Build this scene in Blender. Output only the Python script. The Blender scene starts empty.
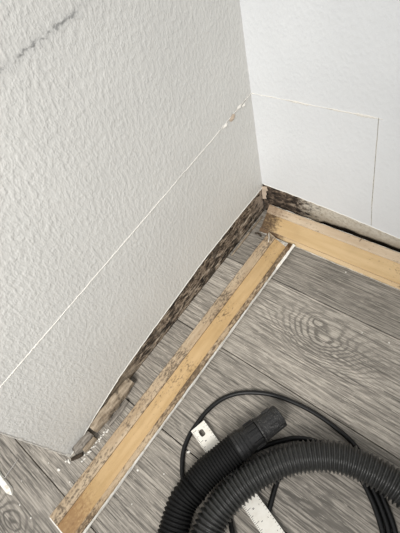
import bpy, bmesh, math, random
from mathutils import Vector, Matrix, noise as mnoise

# ------------------------------------------------------------------ camera, world, light, exposure
scene = bpy.context.scene
C = scene.collection
F_PX = 385.4757
RIGHT = Vector((0.77280, 0.59562, -0.21938))
DOWN = Vector((0.40017, -0.72544, -0.56000))
FWD = Vector((-0.49269, 0.34497, -0.79892))
cam_data = bpy.data.cameras.new('camera')
cam = bpy.data.objects.new('camera', cam_data)
C.objects.link(cam)
RIGHT.normalize(); DOWN = (DOWN - RIGHT * DOWN.dot(RIGHT)).normalized(); FWD = RIGHT.cross(DOWN).normalized()
m = Matrix((RIGHT, -DOWN, -FWD)).transposed().to_4x4()
m.translation = Vector((0.4859, -0.6368, 0.87))
cam.matrix_world = m
cam_data.sensor_fit = 'VERTICAL'
cam_data.sensor_height = 36.0
cam_data.lens = F_PX / 533.0 * 36.0
cam_data.clip_start = 0.01
scene.camera = cam

world = bpy.data.worlds.new('world'); scene.world = world
world.use_nodes = True
bg = world.node_tree.nodes['Background']
bg.inputs[0].default_value = (0.97, 0.98, 1.0, 1); bg.inputs[1].default_value = 0.57

def area(name, loc, target, sx, sy, power, col, spread=180):
    l = bpy.data.lights.new(name, 'AREA'); l.shape = 'RECTANGLE'; l.size = sx; l.size_y = sy
    l.energy = power; l.color = col; l.spread = math.radians(spread)
    o = bpy.data.objects.new(name, l); C.objects.link(o); o.location = loc
    o.rotation_euler = (Vector(target) - Vector(loc)).to_track_quat('-Z', 'Y').to_euler()
    return o
area('window_light', (0.80, -1.9, 1.9), (-0.37, -0.36, 0.17), 0.8, 0.8, 8.6, (1.0, 0.98, 0.95), 56)

scene.view_settings.view_transform = 'Standard'
scene.view_settings.look = 'None'
scene.view_settings.exposure = 0.0
scene.view_settings.gamma = 1.0
scene.view_settings.use_curve_mapping = False

rnd = random.Random(7)

# ------------------------------------------------------------------ node helper
class NT:
    def __init__(s, name, rough=0.6, spec=0.5):
        s.m = bpy.data.materials.new(name); s.m.use_nodes = True
        s.t = s.m.node_tree; s.n = s.t.nodes; s.l = s.t.links
        s.b = s.n['Principled BSDF']
        s.b.inputs['Roughness'].default_value = rough
        s.b.inputs['Specular IOR Level'].default_value = spec
        s.tc = s.n.new('ShaderNodeTexCoord')
        s.obj = s.tc.outputs['Object']
        g = s.n.new('ShaderNodeNewGeometry'); s.pos = g.outputs['Position']
    def put(s, sock, v):
        if hasattr(v, 'is_linked') or hasattr(v, 'links'): s.l.new(v, sock)
        elif isinstance(v, (tuple, list)) and len(v) == 3 and sock.type == 'RGBA': sock.default_value = (*v, 1)
        else: sock.default_value = v
    def scale(s, vec, sc, loc=(0, 0, 0), rot=(0, 0, 0)):
        n = s.n.new('ShaderNodeMapping'); s.put(n.inputs[0], vec)
        n.inputs[1].default_value = loc; n.inputs[2].default_value = rot; n.inputs[3].default_value = sc
        return n.outputs[0]
    def noise(s, vec, scale=1.0, detail=3.0, rough=0.5, dist=0.0):
        n = s.n.new('ShaderNodeTexNoise'); s.put(n.inputs['Vector'], vec)
        n.inputs['Scale'].default_value = scale; n.inputs['Detail'].default_value = detail
        n.inputs['Roughness'].default_value = rough; n.inputs['Distortion'].default_value = dist
        return n.outputs['Fac']
    def math(s, op, a, b=0.0, c=0.0):
        n = s.n.new('ShaderNodeMath'); n.operation = op
        s.put(n.inputs[0], a); s.put(n.inputs[1], b); s.put(n.inputs[2], c)
        return n.outputs[0]
    def step(s, v, lo, hi):
        if isinstance(lo, float) and isinstance(hi, float) and lo > hi:
            return s.math('SUBTRACT', 1.0, s.step(v, hi, lo))
        n = s.n.new('ShaderNodeMapRange'); n.interpolation_type = 'SMOOTHSTEP'
        s.put(n.inputs[0], v); s.put(n.inputs[1], lo); s.put(n.inputs[2], hi)
        return n.outputs[0]
    def xyz(s, vec):
        n = s.n.new('ShaderNodeSeparateXYZ'); s.put(n.inputs[0], vec); return n.outputs
    def mix(s, f, a, b, mode='MIX'):
        n = s.n.new('ShaderNodeMix'); n.data_type = 'RGBA'; n.blend_type = mode
        s.put(n.inputs[0], f); s.put(n.inputs[6], a); s.put(n.inputs[7], b)
        return n.outputs[2]
    def ramp(s, f, stops):
        n = s.n.new('ShaderNodeValToRGB'); s.put(n.inputs[0], f)
        e = n.color_ramp.elements
        while len(e) < len(stops): e.new(0.5)
        for i, (p, c) in enumerate(stops): e[i].position = p; e[i].color = (*c, 1)
        return n.outputs[0]
    def color(s, v): s.put(s.b.inputs['Base Color'], v)
    def bump(s, h, strength=0.5, dist=0.001):
        n = s.n.new('ShaderNodeBump'); n.inputs['Strength'].default_value = strength
        n.inputs['Distance'].default_value = dist; s.put(n.inputs['Height'], h)
        s.l.new(n.outputs[0], s.b.inputs['Normal'])

# ------------------------------------------------------------------ materials
def paint_mat(name, col, relief, scuff=False):
    k = NT(name, 0.55, 0.35)
    sc = (1, 1, 0.7)
    v = k.scale(k.pos, sc)
    n1 = k.noise(v, 165, 2.0, 0.5)
    n2 = k.noise(v, 260, 2.0, 0.5)
    n3 = k.noise(k.pos, 6, 2.0)
    c = k.mix(k.step(n3, 0.3, 0.7), col, tuple(x * 0.955 for x in col))
    if scuff:
        p = k.xyz(k.pos)
        # rubbed black line, slightly rising along the wall
        line = k.math('MULTIPLY_ADD', p[1], 0.042, 0.7123)
        d = k.math('ABSOLUTE', k.math('SUBTRACT', k.math('ADD', p[2], k.math('MULTIPLY', k.math('SUBTRACT', n1, 0.5), 0.012)), line))
        band = k.math('SUBTRACT', 1.0, k.step(d, 0.0002, 0.0042))
        br = k.step(k.noise(k.scale(k.pos, (1, 1, 1.5)), 95, 3, 0.6), 0.46, 0.66)
        end = k.math('SUBTRACT', 1.0, k.step(p[1], -0.335, -0.295))
        beg = k.step(p[1], -0.62, -0.5)
        mk = k.math('MULTIPLY', k.math('MULTIPLY', band, br), k.math('MULTIPLY', end, beg))
        c = k.mix(k.math('MULTIPLY', mk, 0.62), c, (0.07, 0.07, 0.07))
        halo = k.math('MULTIPLY', k.math('SUBTRACT', 1.0, k.step(d, 0.0, 0.012)), k.math('MULTIPLY', end, beg))
        c = k.mix(k.math('MULTIPLY', halo, 0.13), c, (0.25, 0.25, 0.26))
    k.color(c)
    h = k.math('ADD', k.step(n1, 0.30, 0.80), k.math('MULTIPLY', n2, 0.25))
    k.bump(h, relief, 0.0016)
    return k.m

M = {}
M['paint_left'] = paint_mat('eggshell_paint_grey', (0.675, 0.668, 0.635), 0.42, True)
M['paint_right'] = paint_mat('eggshell_paint_white', (0.74, 0.755, 0.765), 0.2)

def plank_mat(name, seed, tint, knots=()):
    k = NT(name, 0.48, 0.35)
    p = k.xyz(k.pos)
    sh = k.scale(k.pos, (1, 1, 1), (seed * 3.17, seed * 1.31, seed))
    wob = k.noise(k.scale(sh, (3.2, 9, 1)), 1.0, 2.0, 0.5)
    g = k.math('MULTIPLY_ADD', k.math('SUBTRACT', wob, 0.5), 0.085, p[1])
    wob2 = k.noise(k.scale(sh, (14, 50, 1)), 1.0, 2.0, 0.5)
    g = k.math('MULTIPLY_ADD', k.math('SUBTRACT', wob2, 0.5), 0.026, g)
    near = None
    for (x0, y0, a, b, A) in knots:
        dx = k.math('DIVIDE', k.math('SUBTRACT', p[0], x0), a)
        dy = k.math('DIVIDE', k.math('SUBTRACT', p[1], y0), b)
        q = k.math('ADD', k.math('MULTIPLY', dx, dx), k.math('MULTIPLY', dy, dy))
        e = k.math('POWER', 2.71828, k.math('MULTIPLY', q, -1.0))
        g = k.math('MULTIPLY_ADD', e, A, g)
        near = e if near is None else k.math('ADD', near, e)
    ring = k.math('MULTIPLY_ADD', k.math('SINE', k.math('MULTIPLY', g, 400)), 0.5, 0.5)
    grain = k.noise(k.scale(sh, (10, 300, 1)), 1.0, 5.0, 0.65)
    streak = k.noise(k.scale(sh, (40, 520, 1)), 1.0, 3.0, 0.65)
    cloud = k.noise(k.scale(sh, (5, 16, 1)), 1.0, 3.0, 0.55)
    dark = tuple(x * 0.40 for x in tint); mid = tint; lite = tuple(min(1, x * 1.9) for x in tint)
    c = k.ramp(grain, [(0.35, tuple(x * 0.25 for x in tint)), (0.5, tuple(x * 0.97 for x in tint)), (0.65, tuple(x * 1.5 for x in tint))])
    rs = k.math('MULTIPLY', k.step(ring, 0.45, 1.0), 0.34)
    if near is not None:
        rs = k.math('ADD', rs, k.math('MULTIPLY', k.math('MULTIPLY', k.step(ring, 0.35, 1.0), k.math('MINIMUM', near, 1.0)), 0.75))
    c = k.mix(rs, c, dark)
    c = k.mix(k.math('MULTIPLY', k.step(cloud, 0.45, 0.72), 0.42), c, tuple(x * 0.62 for x in tint))
    c = k.mix(k.math('MULTIPLY', k.step(streak, 0.56, 0.68), 0.65), c, lite)
    c = k.mix(k.math('MULTIPLY', k.step(streak, 0.44, 0.32), 0.6), c, dark)
    k.color(c)
    k.bump(k.math('ADD', grain, streak), 0.25, 0.0008)
    return k.m
TINT = (0.372, 0.338, 0.290)
def tint(f): return tuple(x * f for x in TINT)

k = NT('subfloor_black', 0.9); k.color((0.03, 0.027, 0.024)); M['subfloor'] = k.m

# mould-eaten strip of the left wall
k = NT('mouldy_strip', 0.85, 0.2)
p = k.xyz(k.pos)
v = k.scale(k.pos, (1, 0.35, 1.2))
a = k.noise(v, 80, 6, 0.7, 0.5); b = k.noise(k.scale(k.pos, (1, 0.5, 1)), 210, 5, 0.7); c0 = k.noise(k.scale(k.pos, (1, 1, 1), (3, 1, 5)), 16, 4, 0.6)
c = k.ramp(a, [(0.40, (0.02, 0.016, 0.013)), (0.48, (0.10, 0.073, 0.052)), (0.55, (0.33, 0.255, 0.185)), (0.66, (0.66, 0.58, 0.47))])
c = k.mix(k.math('MULTIPLY', k.step(b, 0.52, 0.66), 0.7), c, (0.52, 0.43, 0.33))
c = k.mix(k.math('MULTIPLY', k.step(c0, 0.52, 0.62), 0.72), c, (0.03, 0.025, 0.02))
# the board is sounder and browner toward the open end of the wall, papery beside the corner
endm = k.math('SUBTRACT', 1.0, k.step(k.math('ADD', p[1], k.math('MULTIPLY', c0, 0.10)), -0.60, -0.50))
wood = k.ramp(k.noise(k.scale(k.pos, (1, 0.1, 1.2)), 160, 4, 0.6), [(0.3, (0.15, 0.11, 0.075)), (0.52, (0.37, 0.30, 0.22)), (0.72, (0.56, 0.49, 0.39))])
c = k.mix(k.math('MULTIPLY', endm, 0.85), c, wood)
cor = k.math('MULTIPLY', k.step(k.math('ADD', p[1], k.math('MULTIPLY', b, 0.03)), -0.045, 0.0), k.step(a, 0.40, 0.50))
c = k.mix(k.math('MULTIPLY', cor, 0.75), c, (0.50, 0.40, 0.31))
k.color(c); k.bump(k.math('ADD', a, b), 0.9, 0.004); M['mould'] = k.m

# unpainted strip of the right wall, mould near the corner
k = NT('bare_drywall_strip', 0.85, 0.2)
p = k.xyz(k.pos)
a = k.noise(k.scale(k.pos, (0.6, 1, 1.2)), 75, 6, 0.7, 0.5); b = k.noise(k.pos, 130, 5, 0.7); c0 = k.noise(k.pos, 14, 3, 0.6)
base = k.mix(k.step(b, 0.4, 0.7), (0.62, 0.575, 0.49), (0.47, 0.41, 0.32))
low = k.math('SUBTRACT', 1.0, k.step(k.math('ADD', p[2], k.math('MULTIPLY', c0, 0.03)), 0.055, 0.10))
base = k.mix(k.math('MULTIPLY', low, 0.7), base, (0.33, 0.26, 0.18))
mo = k.ramp(a, [(0.36, (0.015, 0.013, 0.011)), (0.50, (0.07, 0.052, 0.04)), (0.60, (0.22, 0.165, 0.12)), (0.72, (0.46, 0.38, 0.30))])
mm = k.math('SUBTRACT', 1.0, k.step(k.math('ADD', p[0], k.math('MULTIPLY', k.math('SUBTRACT', a, 0.5), 0.26)), 0.10, 0.17))
c = k.mix(mm, base, mo)
sp = k.math('MULTIPLY', k.step(b, 0.57, 0.66), k.math('SUBTRACT', 1.0, k.step(p[0], 0.14, 0.26)))
c = k.mix(k.math('MULTIPLY', sp, 0.8), c, (0.11, 0.08, 0.055))
k.color(c); k.bump(k.math('ADD', a, b), 0.7, 0.003); M['bare'] = k.m

k = NT('dark_sill_wood', 0.9, 0.1)
n = k.noise(k.scale(k.pos, (0.2, 1, 1)), 120, 4, 0.6)
k.color(k.ramp(n, [(0.3, (0.012, 0.010, 0.008)), (0.7, (0.06, 0.045, 0.032))])); k.bump(n, 0.6, 0.003); M['sill'] = k.m

k = NT('plaster_white', 0.9, 0.2)
n = k.noise(k.pos, 300, 3, 0.6); k.color(k.mix(n, (0.86, 0.84, 0.79), (0.74, 0.71, 0.64))); k.bump(n, 0.5, 0.001); M['plaster'] = k.m
k = NT('torn_paper', 0.9, 0.2)
n = k.noise(k.pos, 200, 3, 0.6); k.color(k.mix(n, (0.66, 0.55, 0.44), (0.46, 0.36, 0.27))); M['paper'] = k.m
k = NT('cut_groove', 0.95, 0.1)
n = k.noise(k.pos, 130, 3, 0.7); k.color(k.mix(k.step(n, 0.4, 0.65), (0.30, 0.28, 0.25), (0.10, 0.09, 0.075))); M['groove'] = k.m
k = NT('cut_groove_dark', 0.95, 0.1)
k.color((0.07, 0.055, 0.04)); M['groove_dark'] = k.m

k = NT('white_trim_paint', 0.4, 0.4)
n = k.noise(k.obj, 90, 4, 0.6); k.color(k.mix(k.step(n, 0.5, 0.75), (0.88, 0.86, 0.80), (0.66, 0.59, 0.47))); M['trim'] = k.m

def board_mat(name, light, deep, spots, sx, amount, ends=()):
    """raw fibreboard; local x runs across the board, y along it"""
    k = NT(name, 0.72, 0.25)
    p = k.xyz(k.obj)
    f = k.noise(k.scale(k.obj, (60, 6, 60)), 1.0, 4, 0.6)
    cl = k.noise(k.obj, 11, 4, 0.6)
    c = k.mix(k.step(f, 0.3, 0.7), light, deep)
    c = k.mix(k.math('MULTIPLY', k.step(cl, 0.45, 0.75), 0.35), c, tuple(x * 0.72 for x in deep))
    s1 = k.noise(k.scale(k.obj, (1, sx, 1)), 210, 6, 0.72, 0.2)
    s2 = k.noise(k.scale(k.obj, (1, 1, 1), (7, 3, 1)), 9, 3, 0.6)
    th = k.math('MULTIPLY_ADD', s2, -0.62, 0.90 - amount)
    mk = k.step(s1, th, k.math('ADD', th, 0.20))
    c = k.mix(k.math('MULTIPLY', mk, 0.88), c, spots)
    for (y0, y1, col, amt) in ends:
        e = k.step(k.math('ADD', p[1], k.math('MULTIPLY', k.math('SUBTRACT', cl, 0.5), 0.09)), y0, y1)
        e = k.step(k.math('ADD', e, k.math('ADD', k.math('MULTIPLY_ADD', s1, 1.5, -0.75), k.math('MULTIPLY_ADD', cl, 1.2, -0.6))), 0.35, 0.95)
        c = k.mix(k.math('MULTIPLY', e, amt), c, col)
    k.color(c); k.bump(s1, 0.35, 0.0012)
    return k.m
TAN = (0.58, 0.405, 0.215); TAN2 = (0.48, 0.32, 0.15)
BEI = (0.53, 0.42, 0.29); BEI2 = (0.41, 0.30, 0.19)
SPOT = (0.085, 0.055, 0.032); BRN = (0.17, 0.095, 0.045)
M['a_core'] = board_mat('long_board_core', TAN, TAN2, SPOT, 0.5, 0.02, [(0.80, 0.86, BRN, 0.8), (0.16, 0.0, (0.24, 0.13, 0.06), 0.7)])
M['a_rail_wall'] = board_mat('long_board_wall_rail', BEI, BEI2, (0.10, 0.075, 0.052), 0.45, 0.135, [(0.815, 0.85, (0.55, 0.46, 0.35), 0.5)])
M['a_rail_room'] = board_mat('long_board_room_rail', (0.52, 0.40, 0.265), (0.36, 0.255, 0.15), SPOT, 0.4, 0.20, [(0.76, 0.82, BRN, 0.9)])
M['b_core'] = board_mat('short_board_core', (0.60, 0.435, 0.24), (0.52, 0.36, 0.18), SPOT, 0.5, -0.02, [(0.095, 0.005, (0.065, 0.038, 0.022), 0.92)])
M['b_rail_wall'] = board_mat('short_board_wall_rail', (0.58, 0.47, 0.34), (0.48, 0.365, 0.245), SPOT, 0.5, 0.035, [(0.12, 0.0, (0.20, 0.13, 0.08), 0.7)])
M['b_rail_room'] = board_mat('short_board_room_rail', (0.62, 0.46, 0.27), (0.56, 0.40, 0.22), SPOT, 0.5, -0.02, [(0.12, 0.04, (0.09, 0.05, 0.028), 0.9)])

def wood_mat(name, a, b, scale=(1, 0.12, 1)):
    k = NT(name, 0.85, 0.2)
    n = k.noise(k.scale(k.pos, scale), 190, 4, 0.65, 0.4); n2 = k.noise(k.pos, 40, 4, 0.6)
    c = k.mix(k.step(n, 0.3, 0.7), a, b)
    c = k.mix(k.math('MULTIPLY', k.step(n2, 0.55, 0.68), 0.75), c, (0.035, 0.027, 0.02))
    k.color(c); k.bump(n, 0.6, 0.002); return k.m
M['rot_brown'] = wood_mat('rotten_wood_brown', (0.43, 0.355, 0.265), (0.19, 0.145, 0.10))
M['rot_grey'] = wood_mat('rotten_wood_grey', (0.33, 0.30, 0.26), (0.15, 0.13, 0.11))
M['rot_and_shade'] = wood_mat('rotten_wood_and_shade', (0.09, 0.068, 0.048), (0.03, 0.022, 0.016))  # dark rotten chip, also the painted shade at the wall tip

def plastic(name, col, rough, spec=0.5, dust=0.0):
    k = NT(name, rough, spec)
    n = k.noise(k.pos, 380, 4, 0.7)
    k.color(k.mix(k.math('MULTIPLY', k.step(n, 0.50, 0.68), dust), col, (0.16, 0.155, 0.145)))
    return k.m
M['hose_black'] = plastic('hose_black', (0.007, 0.007, 0.007), 0.6, 0.18, 0.04)
M['hose_grey'] = plastic('hose_charcoal', (0.034, 0.034, 0.032), 0.30, 0.65, 0.3)
M['nozzle'] = plastic('nozzle_charcoal', (0.020, 0.020, 0.020), 0.5, 0.4, 0.7)
M['cuff'] = plastic('cuff_black', (0.010, 0.010, 0.010), 0.36, 0.5, 0.2)
M['bore'] = plastic('nozzle_bore', (0.006, 0.006, 0.006), 0.8, 0.1)
M['cord'] = plastic('cord_black', (0.006, 0.006, 0.006), 0.42, 0.35, 0.08)
k = NT('ruler_enamel', 0.42, 0.4)
n = k.noise(k.obj, 60, 3); k.color(k.mix(k.step(n, 0.4, 0.75), (0.90, 0.87, 0.79), (0.82, 0.78, 0.69))); M['ruler'] = k.m
k = NT('ink_black', 0.6); k.color((0.05, 0.045, 0.04)); M['ink'] = k.m
k = NT('nail_steel', 0.4); k.color((0.55, 0.53, 0.50)); k.b.inputs['Metallic'].default_value = 0.6; M['steel'] = k.m
k = NT('nail_rust', 0.8); k.color((0.16, 0.11, 0.08)); M['rust'] = k.m

# ------------------------------------------------------------------ object helpers
def link(name, me, mats, parent=None, smooth=False):
    if isinstance(mats, str): mats = [mats]
    for q in mats: me.materials.append(M[q] if isinstance(q, str) else q)
    if smooth:
        for f in me.polygons: f.use_smooth = True
    o = bpy.data.objects.new(name, me); C.objects.link(o)
    if parent is not None: o.parent = parent
    return o
def from_bm(name, bm, mats, parent=None, smooth=False):
    bmesh.ops.recalc_face_normals(bm, faces=bm.faces)
    me = bpy.data.meshes.new(name); bm.to_mesh(me); bm.free()
    return link(name, me, mats, parent, smooth)
def from_py(name, v, f, mats, parent=None, smooth=False, idx=None):
    me = bpy.data.meshes.new(name); me.from_pydata([tuple(q) for q in v], [], f)
    bm = bmesh.new(); bm.from_mesh(me)
    if idx:
        for fc, i in zip(bm.faces, idx): fc.material_index = i
    bmesh.ops.recalc_face_normals(bm, faces=bm.faces); bm.to_mesh(me); bm.free()
    return link(name, me, mats, parent, smooth)
def tag(o, label, cat, group=None):
    o['label'] = label; o['category'] = cat
    if group: o['group'] = group
    return o
def empty(name, loc=(0, 0, 0)):
    o = bpy.data.objects.new(name, None); C.objects.link(o); o.location = loc; o.empty_display_size = 0.02
    return o
def nz(x, y=0.0, z=0.0): return mnoise.noise(Vector((x, y, z)))
def interp(pts, t):
    if t <= pts[0][0]: return pts[0][1]
    for (a, b), (c, d) in zip(pts, pts[1:]):
        if t <= c: return b + (d - b) * (t - a) / (c - a)
    return pts[-1][1]
def catmull(pts, n=12):
    pts = [Vector(q) for q in pts]
    P = [pts[0] * 2 - pts[1]] + pts + [pts[-1] * 2 - pts[-2]]
    out = []
    for i in range(1, len(P) - 2):
        for j in range(n):
            t = j / n; a, b, c, d = P[i - 1:i + 3]
            out.append(0.5 * ((2 * b) + (c - a) * t + (2 * a - 5 * b + 4 * c - d) * t * t + (3 * b - a - 3 * c + d) * t ** 3))
    out.append(pts[-1]); return out
def resample(pts, step):
    s = [0.0]
    for a, b in zip(pts, pts[1:]): s.append(s[-1] + (b - a).length)
    n = max(2, int(round(s[-1] / step))); out = []; j = 0
    for i in range(n + 1):
        t = s[-1] * i / n
        while j < len(s) - 2 and s[j + 1] < t: j += 1
        u = (t - s[j]) / max(1e-9, s[j + 1] - s[j])
        out.append(pts[j].lerp(pts[j + 1], u))
    return out, s[-1]
def sweep(name, pts, radius, seg, mats, parent=None, smooth=True, cap=True, flat=1.0):
    """tube along pts; radius is a function of the sample number"""
    n = len(pts); v = []; f = []
    up = Vector((0, 0, 1))
    for i, q in enumerate(pts):
        t = (pts[min(i + 1, n - 1)] - pts[max(i - 1, 0)]).normalized()
        s = t.cross(up)
        s = s.normalized() if s.length > 1e-6 else Vector((1, 0, 0))
        w = s.cross(t).normalized(); r = radius(i)
        for j in range(seg):
            a = 2 * math.pi * j / seg
            v.append(q + s * (math.cos(a) * r) + w * (math.sin(a) * r * flat))
    for i in range(n - 1):
        for j in range(seg):
            k2 = (j + 1) % seg
            f.append((i * seg + j, i * seg + k2, (i + 1) * seg + k2, (i + 1) * seg + j))
    if cap:
        f.append(tuple(range(seg))); f.append(tuple((n - 1) * seg + j for j in range(seg)))
    return from_py(name, v, f, mats, parent, smooth)
def box_mesh(bm, x0, x1, y0, y1, z0, z1, bev=0.0):
    r = bmesh.ops.create_cube(bm, size=1.0)
    for q in r['verts']:
        q.co = Vector((x0 + (q.co.x + .5) * (x1 - x0), y0 + (q.co.y + .5) * (y1 - y0), z0 + (q.co.z + .5) * (z1 - z0)))
    if bev:
        es = list({e for q in r['verts'] for e in q.link_edges})
        bmesh.ops.bevel(bm, geom=es, offset=bev, segments=1, affect='EDGES')

# ------------------------------------------------------------------ floor of separate planks
PW = 0.2284; S1 = -0.1964
bm = bmesh.new(); box_mesh(bm, -1.6, 2.2, -2.6, 0.13, -0.03, -0.0075)
floor = from_bm('floor', bm, 'subfloor'); floor['kind'] = 'structure'
row_mats = {
    0: plank_mat('plank_wood_wall_row', 1.0, tint(0.74)),
    1: plank_mat('plank_wood_knot_row', 2.3, tint(1.02), [(0.328, -0.292, 0.105, 0.058, 0.135), (0.300, -0.246, 0.016, 0.011, 0.02)]),
    2: plank_mat('plank_wood_hose_row', 3.9, tint(0.84), [(0.45, -0.60, 0.14, 0.04, 0.05)]),
    3: plank_mat('plank_wood_light_row', 5.2, tint(0.86)),
    4: plank_mat('plank_wood_swirl_row', 6.6, tint(0.80), [(-0.015, -0.990, 0.075, 0.034, 0.10)]),
}
others = [plank_mat('plank_wood_plain_a', 8.1, tint(0.95)), plank_mat('plank_wood_plain_b', 9.7, tint(1.02))]
plank_cache = {}
def plank(x0, x1, y0, y1, mat):
    key = (round(x1 - x0, 4), round(y1 - y0, 4), mat.name)
    if key not in plank_cache:
        bm = bmesh.new(); w = x1 - x0; d = y1 - y0
        box_mesh(bm, 0.0010, w - 0.0010, 0.0010, d - 0.0010, -0.0075, 0.0)
        top = [e for e in bm.edges if all(abs(q.co.z) < 1e-6 for q in e.verts)]
        bmesh.ops.bevel(bm, geom=top, offset=0.0006, segments=1, affect='EDGES')
        bmesh.ops.recalc_face_normals(bm, faces=bm.faces)
        me = bpy.data.meshes.new('plank'); bm.to_mesh(me); bm.free(); me.materials.append(mat); plank_cache[key] = me
    o = bpy.data.objects.new('plank', plank_cache[key]); C.objects.link(o); o.parent = floor; o.location = (x0, y0, 0)
starts = {0: -0.52, 1: -0.36, 2: -0.60, 3: -0.45, 4: -0.55}
for r in range(0, 11):
    y1 = S1 + PW - r * PW if r else 0.0295
    y0 = S1 - r * PW
    st = starts.get(r, -0.3 - 0.31 * (r % 4))
    xs = [-1.6] + [q for q in (st, st + 1.22) if -1.6 < q < 2.2] + [2.2]
    for i, (a, b) in enumerate(zip(xs, xs[1:])):
        mid = row_mats.get(r) if (r in row_mats and a <= st + 1e-6 and b > st + 0.1 and a >= st - 1e-6) else others[(i + r) % 2]
        plank(a, b, y0, y1, mid)

# ------------------------------------------------------------------ left wall (stub that ends at y = -0.822)
LB = [(-0.83, -0.004), (-0.815, 0.000), (-0.78, 0.010), (-0.72, 0.028), (-0.62, 0.053), (-0.51, 0.068), (-0.408, 0.0785), (-0.282, 0.0925), (-0.14, 0.097), (0.0, 0.098)]
def left_bottom(y): return max(0.0008, interp(LB, y) + 0.0016 * nz(y * 60) + 0.0012 * nz(y * 190, 3))
END = -0.822; WT = 0.125
def slab(name, cols, top, axis, d0, d1, mats, parent=None):
    """wall of given thickness; cols = (u, bottom height); axis 'x' means u runs along y"""
    mk = (lambda u, z, d: (d, u, z)) if axis == 'x' else (lambda u, z, d: (u, d, z))
    v = []; f = []
    for u, z in cols: v += [mk(u, z, d1), mk(u, top, d1), mk(u, top, d0), mk(u, z, d0)]
    n = len(cols)
    for i in range(n - 1):
        for j in range(4): f.append((i * 4 + j, i * 4 + (j + 1) % 4, i * 4 + 4 + (j + 1) % 4, i * 4 + 4 + j))
    f.append((0, 1, 2, 3)); f.append(tuple(4 * (n - 1) + j for j in range(4)))
    return from_py(name, v, f, mats, parent)
ys = [END + (0.0 - END) * i / 180 for i in range(181)]
wall_l = slab('wall_left', [(y, left_bottom(y)) for y in ys], 2.4, 'x', -WT, 0.003, 'paint_left'); wall_l['kind'] = 'structure'
# ragged bright paint edge along the bottom of the painted face
def ragged(name, pts, nrm, off, w0, w1, mat, parent, seed):
    v = []; f = []; n = len(pts)
    for i, (a, b) in enumerate(pts):
        wl = 0.0003 + (w0 + (w1 - w0) * abs(nz(i * 0.37, seed)) * 1.6) * max(0.0, min(1.0, 0.55 + 1.4 * nz(i * 0.06, seed + 9)))
        base = Vector(a)
        v += [base + nrm * off, base + nrm * (off + 0.0011) + Vector((0, 0, wl * 0.5)), base + nrm * (off - 0.0004) + Vector((0, 0, wl))]
        v += [base + nrm * (off - 0.005) + Vector((0, 0, -0.0004))]
    for i in range(n - 1):
        for j in range(3):
            f.append((i * 4 + j, i * 4 + j + 1, (i + 1) * 4 + j + 1, (i + 1) * 4 + j))
    return from_py(name, v, f, mat, parent, True)
ragged('paint_lip', [((0, y, left_bottom(y)), 0) for y in ys if y < -0.004], Vector((1, 0, 0)), 0.0034, 0.0006, 0.0030, 'plaster', wall_l, 1.0)
# chipped plaster on the free end of the wall
bm = bmesh.new()
v = []; f = []
zz = [0.001 + 0.30 * i / 80 for i in range(81)]
for i, z in enumerate(zz):
    w = 0.0006 + 0.0034 * max(0, nz(z * 55, 9)) + (0.004 if z < 0.02 else 0)
    d = 0.0012 + 0.0022 * max(0, nz(z * 70, 4))
    v += [(0.0036, END + w, z), (0.0042, END - d, z), (-0.01, END - d * 0.7, z)]
for i in range(80):
    for j in range(2): f.append((i * 3 + j, i * 3 + j + 1, i * 3 + j + 4, i * 3 + j + 3))
bm.free()
from_py('chipped_edge', v, f, 'plaster', wall_l, False)

def relief_strip(name, axis, u0, u1, nu, top, nzr, depth_fn, mats, parent, back):
    """uneven strip: grid over u and height, with a back so it has thickness"""
    v = []; f = []
    for i in range(nu + 1):
        u = u0 + (u1 - u0) * i / nu; zt = top(u)
        for j in range(nzr + 1):
            z = zt * j / nzr; d = depth_fn(u, z, zt)
            v.append((d, u, z) if axis == 'x' else (u, d, z))
    W = nzr + 1
    for i in range(nu):
        for j in range(nzr): f.append((i * W + j, i * W + j + 1, (i + 1) * W + j + 1, (i + 1) * W + j))
    nb = len(v)
    for i in range(nu + 1):
        u = u0 + (u1 - u0) * i / nu; zt = top(u)
        v += [(back, u, 0), (back, u, zt)] if axis == 'x' else [(u, back, 0), (u, back, zt)]
    for i in range(nu):
        f.append((nb + 2 * i, nb + 2 * i + 2, nb + 2 * i + 3, nb + 2 * i + 1))
        f.append((i * W, (i + 1) * W, nb + 2 * i + 2, nb + 2 * i))
        f.append((i * W + nzr, nb + 2 * i + 1, nb + 2 * i + 3, (i + 1) * W + nzr))
    for i in (0, nu):
        f.append(tuple(i * W + j for j in range(W)) + (nb + 2 * i + 1, nb + 2 * i))
    return from_py(name, v, f, mats, parent, True)
def left_depth(u, z, zt):
    e = 0.0012 * nz(u * 40, z * 90) + 0.0014 * nz(u * 130, z * 200, 5)
    tilt = -0.0022 + 0.0014 * (1 - z / max(zt, 1e-4))
    return min(tilt + e, -0.0006)
relief_strip('mouldy_strip', 'x', END + 0.004, -0.001, 220, lambda u: left_bottom(u) + 0.004, 12, left_depth, 'mould', wall_l, -0.11)

# ------------------------------------------------------------------ right wall
RB = [(-0.12, 0.112), (0.0, 0.111), (0.118, 0.1074), (0.255, 0.098), (0.377, 0.086), (0.6, 0.085), (2.2, 0.085)]
def right_bottom(x): return interp(RB, x) + 0.0013 * nz(x * 55, 7) + 0.001 * nz(x * 170, 2)
xs = [-0.0 + 2.2 * (i / 260) ** 1.6 for i in range(261)]
wall_r = slab('wall_right', [(-1.6, 0.0008), (-WT - 0.002, 0.0008), (-WT - 0.001, 0.11)] + [(x, right_bottom(x)) for x in xs], 2.4, 'y', 0.12, -0.002, 'paint_right'); wall_r['kind'] = 'structure'
ragged('paint_lip', [((x, 0, right_bottom(x)), 0) for x in xs if 0.006 < x < 1.2], Vector((0, -1, 0)), 0.0024, 0.0006, 0.0024, 'plaster', wall_r, 5.0)
def rstrip_low(x): return 0.052 + 0.005 * nz(x * 22, 4) + 0.002 * nz(x * 90, 8)
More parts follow.
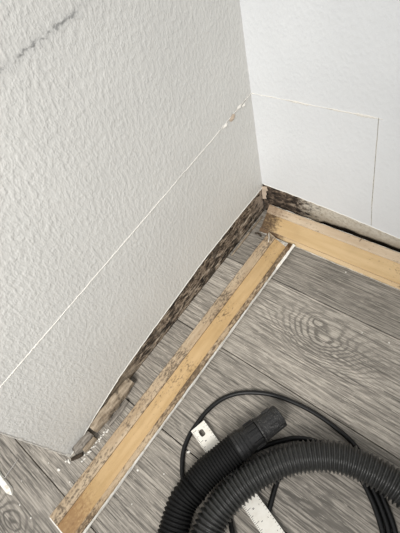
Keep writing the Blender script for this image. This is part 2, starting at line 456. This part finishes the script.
v = []; f = []; NJ = 10; nu = 240
for i in range(nu + 1):
    x = -0.0 + 2.2 * (i / nu) ** 1.7
    zb = interp([(0, 0.0005), (0.13, 0.0005), (0.19, 0.046), (2.2, 0.046)], x) + (0.006 * nz(x * 22, 4) if x > 0.17 else 0)
    zt = right_bottom(x) + 0.004
    for j in range(NJ + 1):
        z = zb + (zt - zb) * j / NJ
        d = 0.0035 - 0.003 * (1 - j / NJ) + 0.0012 * nz(x * 45, z * 80) + 0.001 * nz(x * 140, z * 190, 5)
        v.append((x, max(d, 0.0), z))
    v.append((x, 0.013, zb)); v.append((x, 0.013, zt))
W = NJ + 3
for i in range(nu):
    for j in range(NJ): f.append((i * W + j, i * W + j + 1, (i + 1) * W + j + 1, (i + 1) * W + j))
    f.append((i * W, (i + 1) * W, (i + 1) * W + NJ + 1, i * W + NJ + 1))
    f.append((i * W + NJ + 1, (i + 1) * W + NJ + 1, (i + 1) * W + NJ + 2, i * W + NJ + 2))
from_py('bare_strip', v, f, 'bare', wall_r, True)
bm = bmesh.new(); box_mesh(bm, 0.0, 2.2, 0.0135, 0.115, 0.0006, 0.095)
from_bm('sole_plate', bm, 'sill', wall_r)

v = []; f = []
for i in range(13):
    z = 0.055 + 0.050 * i / 12; w = 0.008 + 0.004 * i / 12 + 0.008 * abs(nz(z * 60, 3)) + (0.004 if i > 8 else 0)
    v += [(0.0016, -0.0062 - 0.002 * nz(z * 50, 1), z), (0.0022 + w * 0.5, -0.0045 + 0.001 * nz(z * 70, 6), z), (0.002 + w, -0.0024 + 0.001 * nz(z * 90, 2), z + 0.002 * nz(z * 80, 8))]
    if i:
        b = (i - 1) * 3
        for j in range(2): f.append((b + j, b + j + 1, b + j + 4, b + j + 3))
from_py('torn_paper', v, f, 'paper', wall_r, True)
# ------------------------------------------------------------------ knife cuts scored across the walls
def cut(name, pts, nrm, across, width, parent, seed, dark_ranges=(), core=0.28):
    """two raised crumbly plaster rims with the knife line between"""
    P, L = resample([Vector(q) for q in pts], 0.0016)
    v = []; f = []; idx = []; n = len(P)
    for i, q in enumerate(P):
        t = i / (n - 1)
        dk = any(a <= t <= b for a, b in dark_ranges)
        q = q + across * (0.0006 * nz(i * 0.06, seed) + 0.00035 * nz(i * 0.5, seed + 2))
        lf = max(0.42, 0.75 + 1.5 * nz(i * 0.035, seed + 20))
        a = width * lf * (0.45 + 1.1 * abs(nz(i * 0.21, seed + 5)) + (0.7 if nz(i * 0.09, seed + 8) > 0.42 else 0))
        b = width * lf * (0.45 + 1.1 * abs(nz(i * 0.23, seed + 11)))
        c = width * core * (1.9 if dk else 1.0) * (0.7 + 0.6 * abs(nz(i * 0.3, seed + 1)))
        h = 0.0006 + 0.0007 * abs(nz(i * 0.4, seed + 3))
        for o, hh in ((-a - c, 0.0), (-c - a * 0.3, h), (-c, 0.0004), (c, 0.0004), (c + b * 0.3, h), (b + c, 0.0)):
            v.append(q + across * o + nrm * hh)
    for i in range(n - 1):
        t = i / (n - 1)
        dk = any(a <= t <= b for a, b in dark_ranges)
        for j in range(5):
            f.append((i * 6 + j, i * 6 + j + 1, (i + 1) * 6 + j + 1, (i + 1) * 6 + j))
            idx.append(0 if j != 2 else (2 if dk else 1))
    return from_py(name, v, f, ['plaster', 'groove', 'groove_dark'], parent, False, idx)
XL = 0.00315
cut('scored_cut', [(XL, -0.004, 0.3815), (XL, -0.154, 0.3694), (XL, -0.4, 0.3528), (XL, -0.665, 0.3353), (XL, -0.755, 0.3294), (XL, END + 0.004, 0.3252)],
    Vector((1, 0, 0)), Vector((0, 0, 1)), 0.0015, wall_l, 2.0, [(0.012, 0.12), (0.30, 0.335)], 0.26)
# torn paper flaps where the cut opened near the corner
for (y, z, a, b) in ((-0.050, 0.3795, 0.010, 0.005), (-0.078, 0.3715, 0.012, 0.006), (-0.104, 0.3705, 0.009, 0.004), (-0.034, 0.3735, 0.008, 0.0035)):
    vv = []; N = 9
    for i in range(N):
        t = 2 * math.pi * i / N; r = 1 + 0.5 * nz(i * 1.3, y * 50)
        vv.append((XL + 0.0007, y + math.cos(t) * a * r, z + math.sin(t) * b * r))
    vv.append((XL + 0.0032, y + a * 0.2, z - b * 0.3))
    from_py('torn_flap', vv, [(i, (i + 1) % N, N) for i in range(N)], 'paper' if a > 0.0105 else 'plaster', wall_l)
YR = -0.00215
cut('scored_cut', [(0.004, YR, 0.3822), (0.07, YR, 0.3838), (0.16, YR, 0.3842), (0.29, YR, 0.3862)], Vector((0, -1, 0)), Vector((0, 0, 1)), 0.0026, wall_r, 21.0, [(0.30, 0.36), (0.62, 0.66)], 0.06)
cut('scored_cut', [(0.2825, YR, 0.388), (0.292, YR, 0.27), (0.2995, YR, 0.178), (0.3085, YR, 0.096)], Vector((0, -1, 0)), Vector((1, 0, 0)), 0.0013, wall_r, 33.0, [], 0.42)

# ------------------------------------------------------------------ loose baseboards lying back side up
BW = 0.081; BT = 0.014
def strip_prism(name, prof, y0, y1, mats, parent, n=60, jit=0.0, seed=0.0, skew=0.0, ragged_end=0.0):
    """profile (x, z) swept along local y with small wobble"""
    v = []; f = []; m_ = len(prof)
    for i in range(n + 1):
        t = i / n
        for j, (x, z) in enumerate(prof):
            y = y0 + (y1 - y0) * t
            if i == n: y += skew * x + ragged_end * nz(x * 150, seed)
            if i == 0: y += ragged_end * nz(x * 150, seed + 4)
            e = jit * nz(y * 45, seed + j * 7.1) + jit * 0.6 * nz(y * 160, seed + j * 3.3)
            v.append((x + (e if (x < 0.004 or x > BW - 0.004) else e * 0.3), y, z))
    for i in range(n):
        for j in range(m_):
            k2 = (j + 1) % m_; f.append((i * m_ + j, i * m_ + k2, (i + 1) * m_ + k2, (i + 1) * m_ + j))
    f.append(tuple(range(m_))); f.append(tuple(n * m_ + j for j in range(m_)))
    return from_py(name, v, f, mats, parent)
def baseboard(pre, L, skew, r1, r2, lip=-0.003):
    root = empty('loose_board')
    # painted show face turned to the floor, with a moulded lip that stands out past the back
    strip_prism('painted_face', [(0.0, 0.0015), (0.004, 0.0), (BW - 0.004, 0.0), (BW + 0.0012, 0.002), (BW + 0.0016, 0.0075), (BW + 0.0004, 0.0118), (BW - 0.0012, 0.0085), (0.0012, 0.0085), (-0.0004, 0.007)],
                lip, L + 0.001, 'trim', root, 120, 0.0011, 3.0, skew, 0.002)
    strip_prism('edge_rail', [(0.0006, 0.0086), (r1 - 0.0004, 0.0086), (r1 - 0.0004, BT - 0.0006), (r1 - 0.002, BT), (0.0022, BT), (0.0006, BT - 0.0016)], 0.001, L, pre + '_rail_wall', root, 100, 0.0007, 5.0, skew, 0.0015)
    strip_prism('core_panel', [(r1, 0.0086), (r2, 0.0086), (r2, BT - 0.0038), (r1, BT - 0.0038)], 0.0, L - 0.001, pre + '_core', root, 40, 0.0, 8.0, skew, 0.0015)
    strip_prism('edge_rail', [(r2 + 0.0004, 0.0086), (BW - 0.0016, 0.0086), (BW - 0.0016, BT - 0.0012), (BW - 0.0028, BT), (r2 + 0.0015, BT), (r2 + 0.0004, BT - 0.0005)], 0.001, L, pre + '_rail_room', root, 100, 0.0011, 11.0, skew, 0.0015)
    return root
def nail(name, a, b, r, mat, parent, bend=0.0):
    a = Vector(a); b = Vector(b)
    pts = [a.lerp(b, i / 6) + Vector((bend * math.sin(math.pi * i / 6), 0, 0)) for i in range(7)]
    return sweep(name, pts, lambda i: r, 8, mat, parent)

# long board along the left wall, its far end propped on the other board
A = baseboard('a', 0.838, -0.28, 0.0275, 0.0675)
pa = Vector((0.0590, -0.9225, 0.0002)); pb = Vector((0.0672, -0.0800, 0.0142))
d = (pb - pa).normalized(); sx = d.cross(Vector((0, 0, 1))).normalized(); up = sx.cross(d)
mw = Matrix((sx, d, up)).transposed().to_4x4(); mw.translation = pa
A.matrix_world = mw
tag(A, 'long loose baseboard lying back side up parallel to the left wall, white torn lip', 'baseboard', 'pulled-off baseboards')
nail('nail', (0.004, 0.833, BT + 0.0018), (0.020, 0.806, BT + 0.003), 0.0010, 'plaster', A, 0.002)
# torn paper sliver and mould crumbs around the cut ends
strip_prism('torn_sliver', [(BW - 0.004, 0.006), (BW + 0.003, 0.005), (BW + 0.004, 0.0085), (BW - 0.002, 0.012)], 0.748, 0.838, 'trim', A, 30, 0.0012, 17.0, -0.28)
# shorter board leaning its top edge on the right wall
B = baseboard('b', 1.15, 0.0, 0.024, 0.0685, 0.006)
th = math.atan2(0.050, 0.0635)
# local x: from the wall edge down to the floor edge; local y: along +X of the room
ex = Vector((0, -math.cos(th), -math.sin(th))); ey = Vector((1, 0, 0)); ez = ex.cross(ey)
if ez.z < 0: ez = -ez
mw = Matrix((ex, ey, ez)).transposed().to_4x4()
# underside of the floor edge touches the floor
org = Vector((0.034, -0.0765, 0.0006)) - ex * BW
mw.translation = org
B.matrix_world = mw
tag(B, 'loose baseboard leaning back side up against the right wall, dark rot at its corner end', 'baseboard', 'pulled-off baseboards')
if mw.to_3x3().determinant() < 0:
    for ch in B.children: ch.data.flip_normals()
nail('nail', (0.008, 0.262, BT - 0.001), (-0.002, 0.2665, BT + 0.011), 0.0008, 'rust', B)

# ------------------------------------------------------------------ rotten fragments at the free end of the wall
def fragment(name, pts, w, h, mat, label, n=14, seed=0.0, z0=0.0006, rise=0.0):
    """splintered length of wood following a floor path"""
    P, L = resample(catmull([(x, y, 0) for x, y in pts], 8), 0.006)
    v = []; f = []; m_ = 8; N = len(P)
    c = P[0].lerp(P[-1], 0.5)
    for i, q in enumerate(P):
        t = (P[min(i + 1, N - 1)] - P[max(i - 1, 0)]).normalized(); s = Vector((t.y, -t.x, 0))
        k2 = 0.55 + 0.45 * math.sin(math.pi * min(1, max(0, (i + 1.0) / (N + 1)))) ** 0.5
        zr = rise * i / (N - 1)
        for j in range(m_):
            a = 2 * math.pi * (j + 0.5) / m_
            rx = w / 2 * k2 * (1 + 0.28 * nz(i * 0.35, j * 2.1, seed)); rz = h / 2 * k2 * (1 + 0.25 * nz(i * 0.3, j * 1.7, seed + 5))
            cx = max(-1, min(1, math.cos(a) * 1.25)); cz = max(-1, min(1, math.sin(a) * 1.25))
            p = q + s * (cx * rx) + Vector((0, 0, zr + h / 2 + z0 + cz * rz))
            p.z = max(p.z, z0 + zr * 0.98)
            v.append(p - c)
    for i in range(N - 1):
        for j in range(m_):
            k2 = (j + 1) % m_; f.append((i * m_ + j, i * m_ + k2, (i + 1) * m_ + k2, (i + 1) * m_ + j))
    f.append(tuple(range(m_))); f.append(tuple((N - 1) * m_ + j for j in range(m_)))
    o = from_py(name, v, f, mat); o.location = c
    tag(o, label, 'wood fragment'); return o
fragment('rotten_wood_fragment', [(0.0135, -0.615), (0.0150, -0.66), (0.0155, -0.70), (0.0165, -0.748)], 0.026, 0.034, 'rot_brown', 'long brown rotten wood chunk against the left wall near its open end', seed=1.0)
fragment('rotten_wood_fragment', [(0.0335, -0.655), (0.0345, -0.69), (0.0350, -0.72)], 0.009, 0.010, 'rot_grey', 'thin grey splinter lying between the brown rotten chunk and the long board', seed=4.0)
fragment('rotten_wood_fragment', [(0.0130, -0.757), (0.0140, -0.775), (0.0120, -0.806)], 0.019, 0.022, 'rot_grey', 'grey broken wood lump at the open end of the left wall', seed=7.0)
fragment('rotten_wood_fragment', [(0.0290, -0.758), (0.0285, -0.776), (0.0275, -0.792)], 0.010, 0.017, 'rot_brown', 'short upright brown splinter beside the grey broken lump', seed=9.0)
fragment('rotten_wood_fragment', [(0.0260, -0.800), (0.0190, -0.812), (0.0120, -0.824)], 0.008, 0.005, 'rot_and_shade', 'small black wedge standing for the shaded opening under the tip of the left wall', seed=12.0)  # black piece put in for the shade of the opening under the wall tip
fragment('wood_sliver', [(0.0085, -0.030), (0.0085, -0.10), (0.0090, -0.188)], 0.005, 0.006, 'rot_brown', 'narrow brown wood sliver along the foot of the left wall beside the corner', seed=16.0)
fragment('wood_sliver', [(0.0230, -0.090), (0.0330, -0.0865), (0.0450, -0.0915)], 0.005, 0.004, 'rot_and_shade', 'dark rotten chip on the floor at the tip of the leaning baseboard', seed=18.0)

# ------------------------------------------------------------------ white crumbs
crumb_meshes = []
for s in range(4):
    bm = bmesh.new(); bmesh.ops.create_icosphere(bm, subdivisions=1, radius=1.0)
    for q in bm.verts:
        q.co *= 1 + 0.45 * nz(q.co.x * 2 + s * 5, q.co.y * 2, q.co.z * 2); q.co.z = max(q.co.z * 0.65, -0.5) + 0.5
    me = bpy.data.meshes.new('crumb'); bm.to_mesh(me); bm.free(); me.materials.append(M['plaster']); crumb_meshes.append(me)
def crumb(x, y, r, label, group):
    o = bpy.data.objects.new('plaster_crumb', rnd.choice(crumb_meshes)); C.objects.link(o)
    o.location = (x, y, 0.0002); o.scale = (r * rnd.uniform(0.8, 1.3), r * rnd.uniform(0.8, 1.2), r * 0.8); o.rotation_euler.z = rnd.uniform(0, 6)
    tag(o, label, 'crumb', group)
for (x, y, r) in ((0.002, -0.856, 0.0032), (0.296, -0.0905, 0.0020), (0.4565, -0.2153, 0.0022), (0.3988, -0.2227, 0.0016), (-0.1163, -0.868, 0.0028), (-0.0195, -0.9554, 0.0020),
                  (0.0213, -0.954, 0.0018), (0.153, -0.747, 0.0026), (0.2044, -0.7183, 0.0016), (0.0421, -0.8559, 0.0017), (0.235, -0.7, 0.0012), (-0.08, -0.87, 0.0014),
                  (0.52, -0.14, 0.0012), (-0.03, -0.862, 0.0015), (0.185, -0.80, 0.0012), (-0.055, -0.925, 0.0013)):
    crumb(x, y, r, 'tiny white plaster crumb scattered on the grey floor planks', 'scattered plaster crumbs')
for i in range(44):
    t = i / 43
    crumb(0.0365 - 0.004 * t + 0.0035 * rnd.uniform(-1, 1), -0.728 - 0.082 * t + 0.004 * rnd.uniform(-1, 1), rnd.uniform(0.0010, 0.0024), 'white plaster crumb in the trail at the open end of the left wall', 'crumb trail at the wall end')
for i in range(6):
    crumb(0.001 + 0.012 * rnd.random(), -0.829 - 0.006 * rnd.random(), rnd.uniform(0.0016, 0.0034), 'white plaster crumb in the trail at the open end of the left wall', 'crumb trail at the wall end')
crumb(0.222, -0.6545, 0.0042, 'larger white plaster crumb beside the black cord and the ruler tip', None)

# ------------------------------------------------------------------ white offcut with a brad nail, lower left
off = empty('trim_offcut', (-0.094, -0.9555, 0.0))
bm = bmesh.new()
o2 = [(-0.075, -0.006), (0.034, -0.005), (0.047, 0.001), (0.034, 0.009), (-0.075, 0.010)]
lo = [bm.verts.new((x, y, 0.0004)) for x, y in o2]; hi = [bm.verts.new((x * 0.97, y * 0.8, 0.008 if x < 0.04 else 0.004)) for x, y in o2]
bm.faces.new(lo[::-1]); bm.faces.new(hi)
for i in range(5): bm.faces.new((lo[i], lo[(i + 1) % 5], hi[(i + 1) % 5], hi[i]))
from_bm('painted_block', bm, 'trim', off)
nail('nail', (0.002, 0.006, 0.004), (-0.006, 0.054, 0.0012), 0.0008, 'steel', off)
tag(off, 'small white trim offcut with a brad nail lying beyond the wall end', 'trim piece')

# ------------------------------------------------------------------ ruler lying across the cords
ru = empty('ruler', (0.2134, -0.5853, 0.0106))
ang = math.atan2(-0.069, 0.2407); ru.rotation_euler = (0, 0, ang)
RL, RW, RT = 0.315, 0.0355, 0.0012
N = 24; hole = []; ring = []
cx, cy, hw, hh = 0.0180, -0.0185, 0.0074, 0.0056
for i in range(N):
    t = 2 * math.pi * i / N; c_, s_ = math.cos(t), math.sin(t)
    sq = lambda q: math.copysign(abs(q) ** 0.5, q)
    hole.append((cx + hw * sq(c_), cy + hh * sq(s_)))
    kx = min((RL - 0.0 - cx) / c_ if c_ > 1e-6 else 1e9, (0 - cx) / c_ if c_ < -1e-6 else 1e9, (0 - cy) / s_ if s_ > 1e-6 else 1e9, (-RW - cy) / s_ if s_ < -1e-6 else 1e9)
    ring.append((cx + c_ * kx, cy + s_ * kx))
# outer boundary with true corners
v = []; f = []
def add_layer(z): 
    b = len(v)
    for q in hole: v.append((*q, z))
    for q in ((0.0, -RW), (0.038, -RW), (0.038, 0.0), (0.0, 0.0), (RL, -RW), (RL, 0.0)): v.append((*q, z))
    return b
b0 = add_layer(0.0); b1 = add_layer(RT)
def quad_idx(i):   # which corner a hole point looks to
    x, y = hole[i][0] - cx, hole[i][1] - cy
    return N + (1 if (x >= 0 and y < 0) else 0 if (x < 0 and y < 0) else 2 if (x >= 0) else 3)
for b in (b0, b1):
    for i in range(N):
        j = (i + 1) % N; a1, a2 = quad_idx(i), quad_idx(j)
        f.append((b + i, b + j, b + a1))
        if a1 != a2: f.append((b + j, b + a2, b + a1))
    f.append((b + N + 1, b + N + 4, b + N + 5, b + N + 2))
for i in range(N):
    j = (i + 1) % N; f.append((b0 + i, b0 + j, b1 + j, b1 + i))
for a1, a2 in ((0, 1), (1, 4), (4, 5), (5, 2), (2, 3), (3, 0)):
    f.append((b0 + N + a1, b0 + N + a2, b1 + N + a2, b1 + N + a1))
from_py('blade', v, f, 'ruler', ru)
bm = bmesh.new()
def mark(x0, x1, y0, y1):
    box_mesh(bm, x0, x1, y0, y1, RT, RT + 0.00012)
n = 0; x = 0.006
while x < RL - 0.004:
    L = 0.0105 if n % 8 == 0 else 0.007 if n % 4 == 0 else 0.0038
    mark(x - 0.00035, x + 0.00035, -RW + 0.0006, -RW + L)
    if n % 2 == 0: mark(x - 0.0003, x + 0.0003, -0.0034, -0.0006)
    n += 1; x += 0.003175
t_ = from_bm('tick_marks', bm, 'ink', ru); t_['kind'] = 'stuff'
bm = bmesh.new()
for i in range(12):
    x = 0.009 + i * 0.0254
    mark(x, x + 0.0009, -RW + 0.0125, -RW + 0.0160); 
    if i % 2: mark(x + 0.0016, x + 0.0025, -RW + 0.0125, -RW + 0.0160)
    mark(x + 0.001, x + 0.0032, -0.0085, -0.0078)
t_ = from_bm('printed_marks', bm, 'ink', ru); t_['kind'] = 'stuff'
tag(ru, 'off-white flat ruler with a slot hole lying under the two hoses', 'ruler')

# ------------------------------------------------------------------ black cord in a coil
loop_a = [(0.2478, -0.7008), (0.2329, -0.6892), (0.2144, -0.6631), (0.2049, -0.6337), (0.2031, -0.6027), (0.2056, -0.5652), (0.2182, -0.5252), (0.2443, -0.4918), (0.2847, -0.4647),
          (0.3215, -0.4505), (0.3646, -0.4416), (0.4045, -0.4388), (0.4452, -0.4414), (0.4815, -0.4477), (0.5160, -0.4650), (0.5450, -0.4835), (0.5680, -0.5045), (0.5880, -0.5230), (0.6030, -0.5400), (0.6160, -0.5630), (0.6240, -0.62),
          (0.615, -0.67), (0.57, -0.745), (0.50, -0.785), (0.44, -0.775)]
loop_b = [(0.386, -0.7201), (0.3596, -0.6954), (0.3280, -0.6500), (0.3220, -0.6000), (0.3380, -0.5660), (0.3535, -0.5429), (0.3670, -0.5265), (0.3934, -0.5009), (0.4350, -0.4830), (0.4850, -0.4790), (0.5120, -0.4830), (0.5370, -0.4935), (0.5605, -0.5110), (0.5805, -0.5295), (0.5950, -0.5465), (0.6075, -0.5695), (0.6130, -0.62),
          (0.600, -0.66), (0.56, -0.73), (0.50, -0.76), (0.45, -0.735)]
loop_c = [(0.424, -0.690), (0.4123, -0.6416), (0.4000, -0.5891), (0.4060, -0.5480), (0.4280, -0.5150), (0.4650, -0.4970), (0.5040, -0.4915), (0.5290, -0.5005), (0.5525, -0.5175), (0.5725, -0.5360), (0.5870, -0.5530), (0.599, -0.575), (0.602, -0.62), (0.60, -0.70), (0.67, -0.83), (0.705, -1.05), (0.72, -1.40)]
pts = [(0.30, -0.715)] + loop_a + loop_b + loop_c
# cord height: the strands rest on the floor and ride over one another past the frame
path = []
for i, (x, y) in enumerate(pts):
    z = 0.0052
    if len(loop_a) - 4 <= i <= len(loop_a) + 1 or len(loop_a) + len(loop_b) - 3 <= i <= len(loop_a) + len(loop_b): z = 0.012
    path.append((x, y, z))
cp, L = resample(catmull(path, 10), 0.006)
cord = sweep('power_cord', cp, lambda i: 0.0050, 12, 'cord')
tag(cord, 'black rubber power cord coiled on the floor under the hoses', 'cord')

# ------------------------------------------------------------------ ribbed hoses
def ribbed(name, pts, R, pitch, depth, mat, parent, seg=40, per=8, sharp=1.0, s0=0.0):
    P, L = resample(catmull(pts, 14), pitch / per)
    def rad(i):
        ph = (i % per) / per
        c = 0.5 + 0.5 * math.cos(2 * math.pi * ph)
        return R - depth * (1 - c ** sharp)
    return sweep(name, P, rad, seg, mat, parent), P
def lathe_path(name, p0, p1, prof, seg, mats, parent, smooth=True):
    a = Vector(p0); b = Vector(p1); d = b - a; L = d.length
    v = []; f = []
    t = d.normalized(); s = t.cross(Vector((0, 0, 1))).normalized(); w = s.cross(t)
    for (u, r) in prof:
        for j in range(seg):
            q = 2 * math.pi * j / seg; v.append(a + t * (u * L) + s * (math.cos(q) * r) + w * (math.sin(q) * r))
    for i in range(len(prof) - 1):
        for j in range(seg):
            k2 = (j + 1) % seg; f.append((i * seg + j, i * seg + k2, (i + 1) * seg + k2, (i + 1) * seg + j))
    return from_py(name, v, f, mats, parent, smooth)
Z = 0.0408
h1 = empty('vacuum_hose', (0.29, -0.70, 0.0))
def rel(pts, o): return [Vector(q) - o.location for q in pts]
low = [(0.55, -1.52, 0.030), (0.53, -1.25, 0.030), (0.44, -1.04, 0.030), (0.360, -0.925, 0.031), (0.3140, -0.845, 0.034), (0.2965, -0.7870, 0.038), (0.2795, -0.7330, Z), (0.2805, -0.6960, Z)]
upp = [(0.2805, -0.6960, Z), (0.2870, -0.6575, Z), (0.2978, -0.6236, Z), (0.3092, -0.5890, Z)]
tube, P1 = ribbed('ribbed_tube', rel(low, h1), 0.0287, 0.0072, 0.0036, 'hose_black', h1, sharp=0.7)
tube2, P2 = ribbed('ribbed_cuff', rel(upp, h1), 0.0288, 0.0060, 0.0022, 'hose_black', h1, sharp=0.8)
jn = rel([(0.2800, -0.6990, Z), (0.2808, -0.6930, Z)], h1)
lathe_path('joint_ring', jn[0], jn[1], [(0, 0.0265), (0.1, 0.0306), (0.45, 0.0308), (0.55, 0.0288), (0.9, 0.0288), (1, 0.0265)], 40, 'bore', h1)
n0 = Vector((0.3082, -0.5920, Z)) - h1.location; n1 = Vector((0.3460, -0.4885, 0.0355)) - h1.location
cf = lathe_path('end_cuff', n0, n0.lerp(n1, 0.52), [(0, 0.0240), (0.0, 0.0292), (0.10, 0.0296), (0.12, 0.0280), (0.22, 0.0280), (0.24, 0.0296), (0.34, 0.0292), (0.36, 0.0268), (0.48, 0.0262), (0.52, 0.0252), (0.96, 0.0246), (1.0, 0.0225)], 44, 'cuff', h1, False)
# lengthwise locking lugs and grip slots around the cuff
dn = (n1 - n0).normalized(); sn = dn.cross(Vector((0, 0, 1))).normalized(); wn = sn.cross(dn); LN = (n1 - n0).length
for q in range(12):
    a = 2 * math.pi * q / 12 + 0.2
    rv = sn * math.cos(a) + wn * math.sin(a); tv = dn.cross(rv)
    bm = bmesh.new()
    box_mesh(bm, -0.0105, 0.0105, -0.0022, 0.0022, -0.002, 0.0024, 0.0005)
    base = n0 + dn * (LN * 0.405) + rv * 0.0250
    mt = Matrix((dn, tv, rv)).transposed().to_4x4(); mt.translation = base
    bm.transform(mt); from_bm('grip_rib', bm, 'cuff', cf)
nzl = lathe_path('nozzle_tip', n0.lerp(n1, 0.52), n1, [(0, 0.0225), (0.0, 0.0262), (0.05, 0.0266), (0.09, 0.0252), (0.14, 0.0242), (0.60, 0.0236), (0.97, 0.0230), (1.0, 0.0222), (1.0, 0.0196), (0.30, 0.0190)], 44, 'nozzle', h1, False)
lathe_path('bore', n0.lerp(n1, 0.60), n1.lerp(n0, 0.01), [(0, 0.0), (0.02, 0.0188), (1.0, 0.0192)], 32, 'bore', nzl)
for q, (a, l0, l1, hw_) in enumerate(((0.95, 0.16, 0.42, 0.0042), (1.75, 0.20, 0.40, 0.0048), (2.6, 0.16, 0.42, 0.0042), (0.45, 0.30, 0.46, 0.003), (1.35, 0.46, 0.47, 0.010))):
    rv = sn * math.cos(a) + wn * math.sin(a); tv = dn.cross(rv)
    bm = bmesh.new(); hl = LN * 0.48 * (l1 - l0) / 2 + 0.002
    box_mesh(bm, -hl, hl, -hw_, hw_, -0.002, 0.0030, 0.0007)
    mt = Matrix((dn, tv, rv)).transposed().to_4x4(); mt.translation = n0.lerp(n1, 0.52 + 0.48 * (l0 + l1)) + rv * 0.0232
    bm.transform(mt); from_bm('raised_tab', bm, 'nozzle', nzl)
tag(h1, 'black ribbed vacuum hose ending in a charcoal plastic nozzle', 'hose', 'vacuum hoses')
h2 = empty('vacuum_hose', (0.44, -0.55, 0.0))
pts2 = [(0.66, -1.50, 0.030), (0.63, -1.18, 0.030), (0.53, -0.985, 0.030), (0.430, -0.885, 0.031), (0.3670, -0.8000, 0.035), (0.3490, -0.7500, 0.039), (0.3415, -0.7110, Z), (0.3470, -0.6660, Z), (0.3630, -0.6160, Z), (0.3922, -0.5635, Z), (0.4221, -0.5290, Z), (0.4581, -0.5020, Z), (0.4915, -0.4870, Z),
        (0.5211, -0.4810, Z), (0.5523, -0.4780, Z), (0.5829, -0.4790, Z), (0.6150, -0.4860, 0.0395), (0.665, -0.515, 0.038), (0.72, -0.60, 0.034), (0.765, -0.80, 0.030), (0.79, -1.10, 0.030), (0.80, -1.45, 0.030)]
tube3, P3 = ribbed('ribbed_tube', rel(pts2, h2), 0.0290, 0.0084, 0.0054, 'hose_grey', h2, per=12, sharp=1.0)
tag(h2, 'charcoal ribbed vacuum hose curving in an arch over ruler and cord', 'hose', 'vacuum hoses')
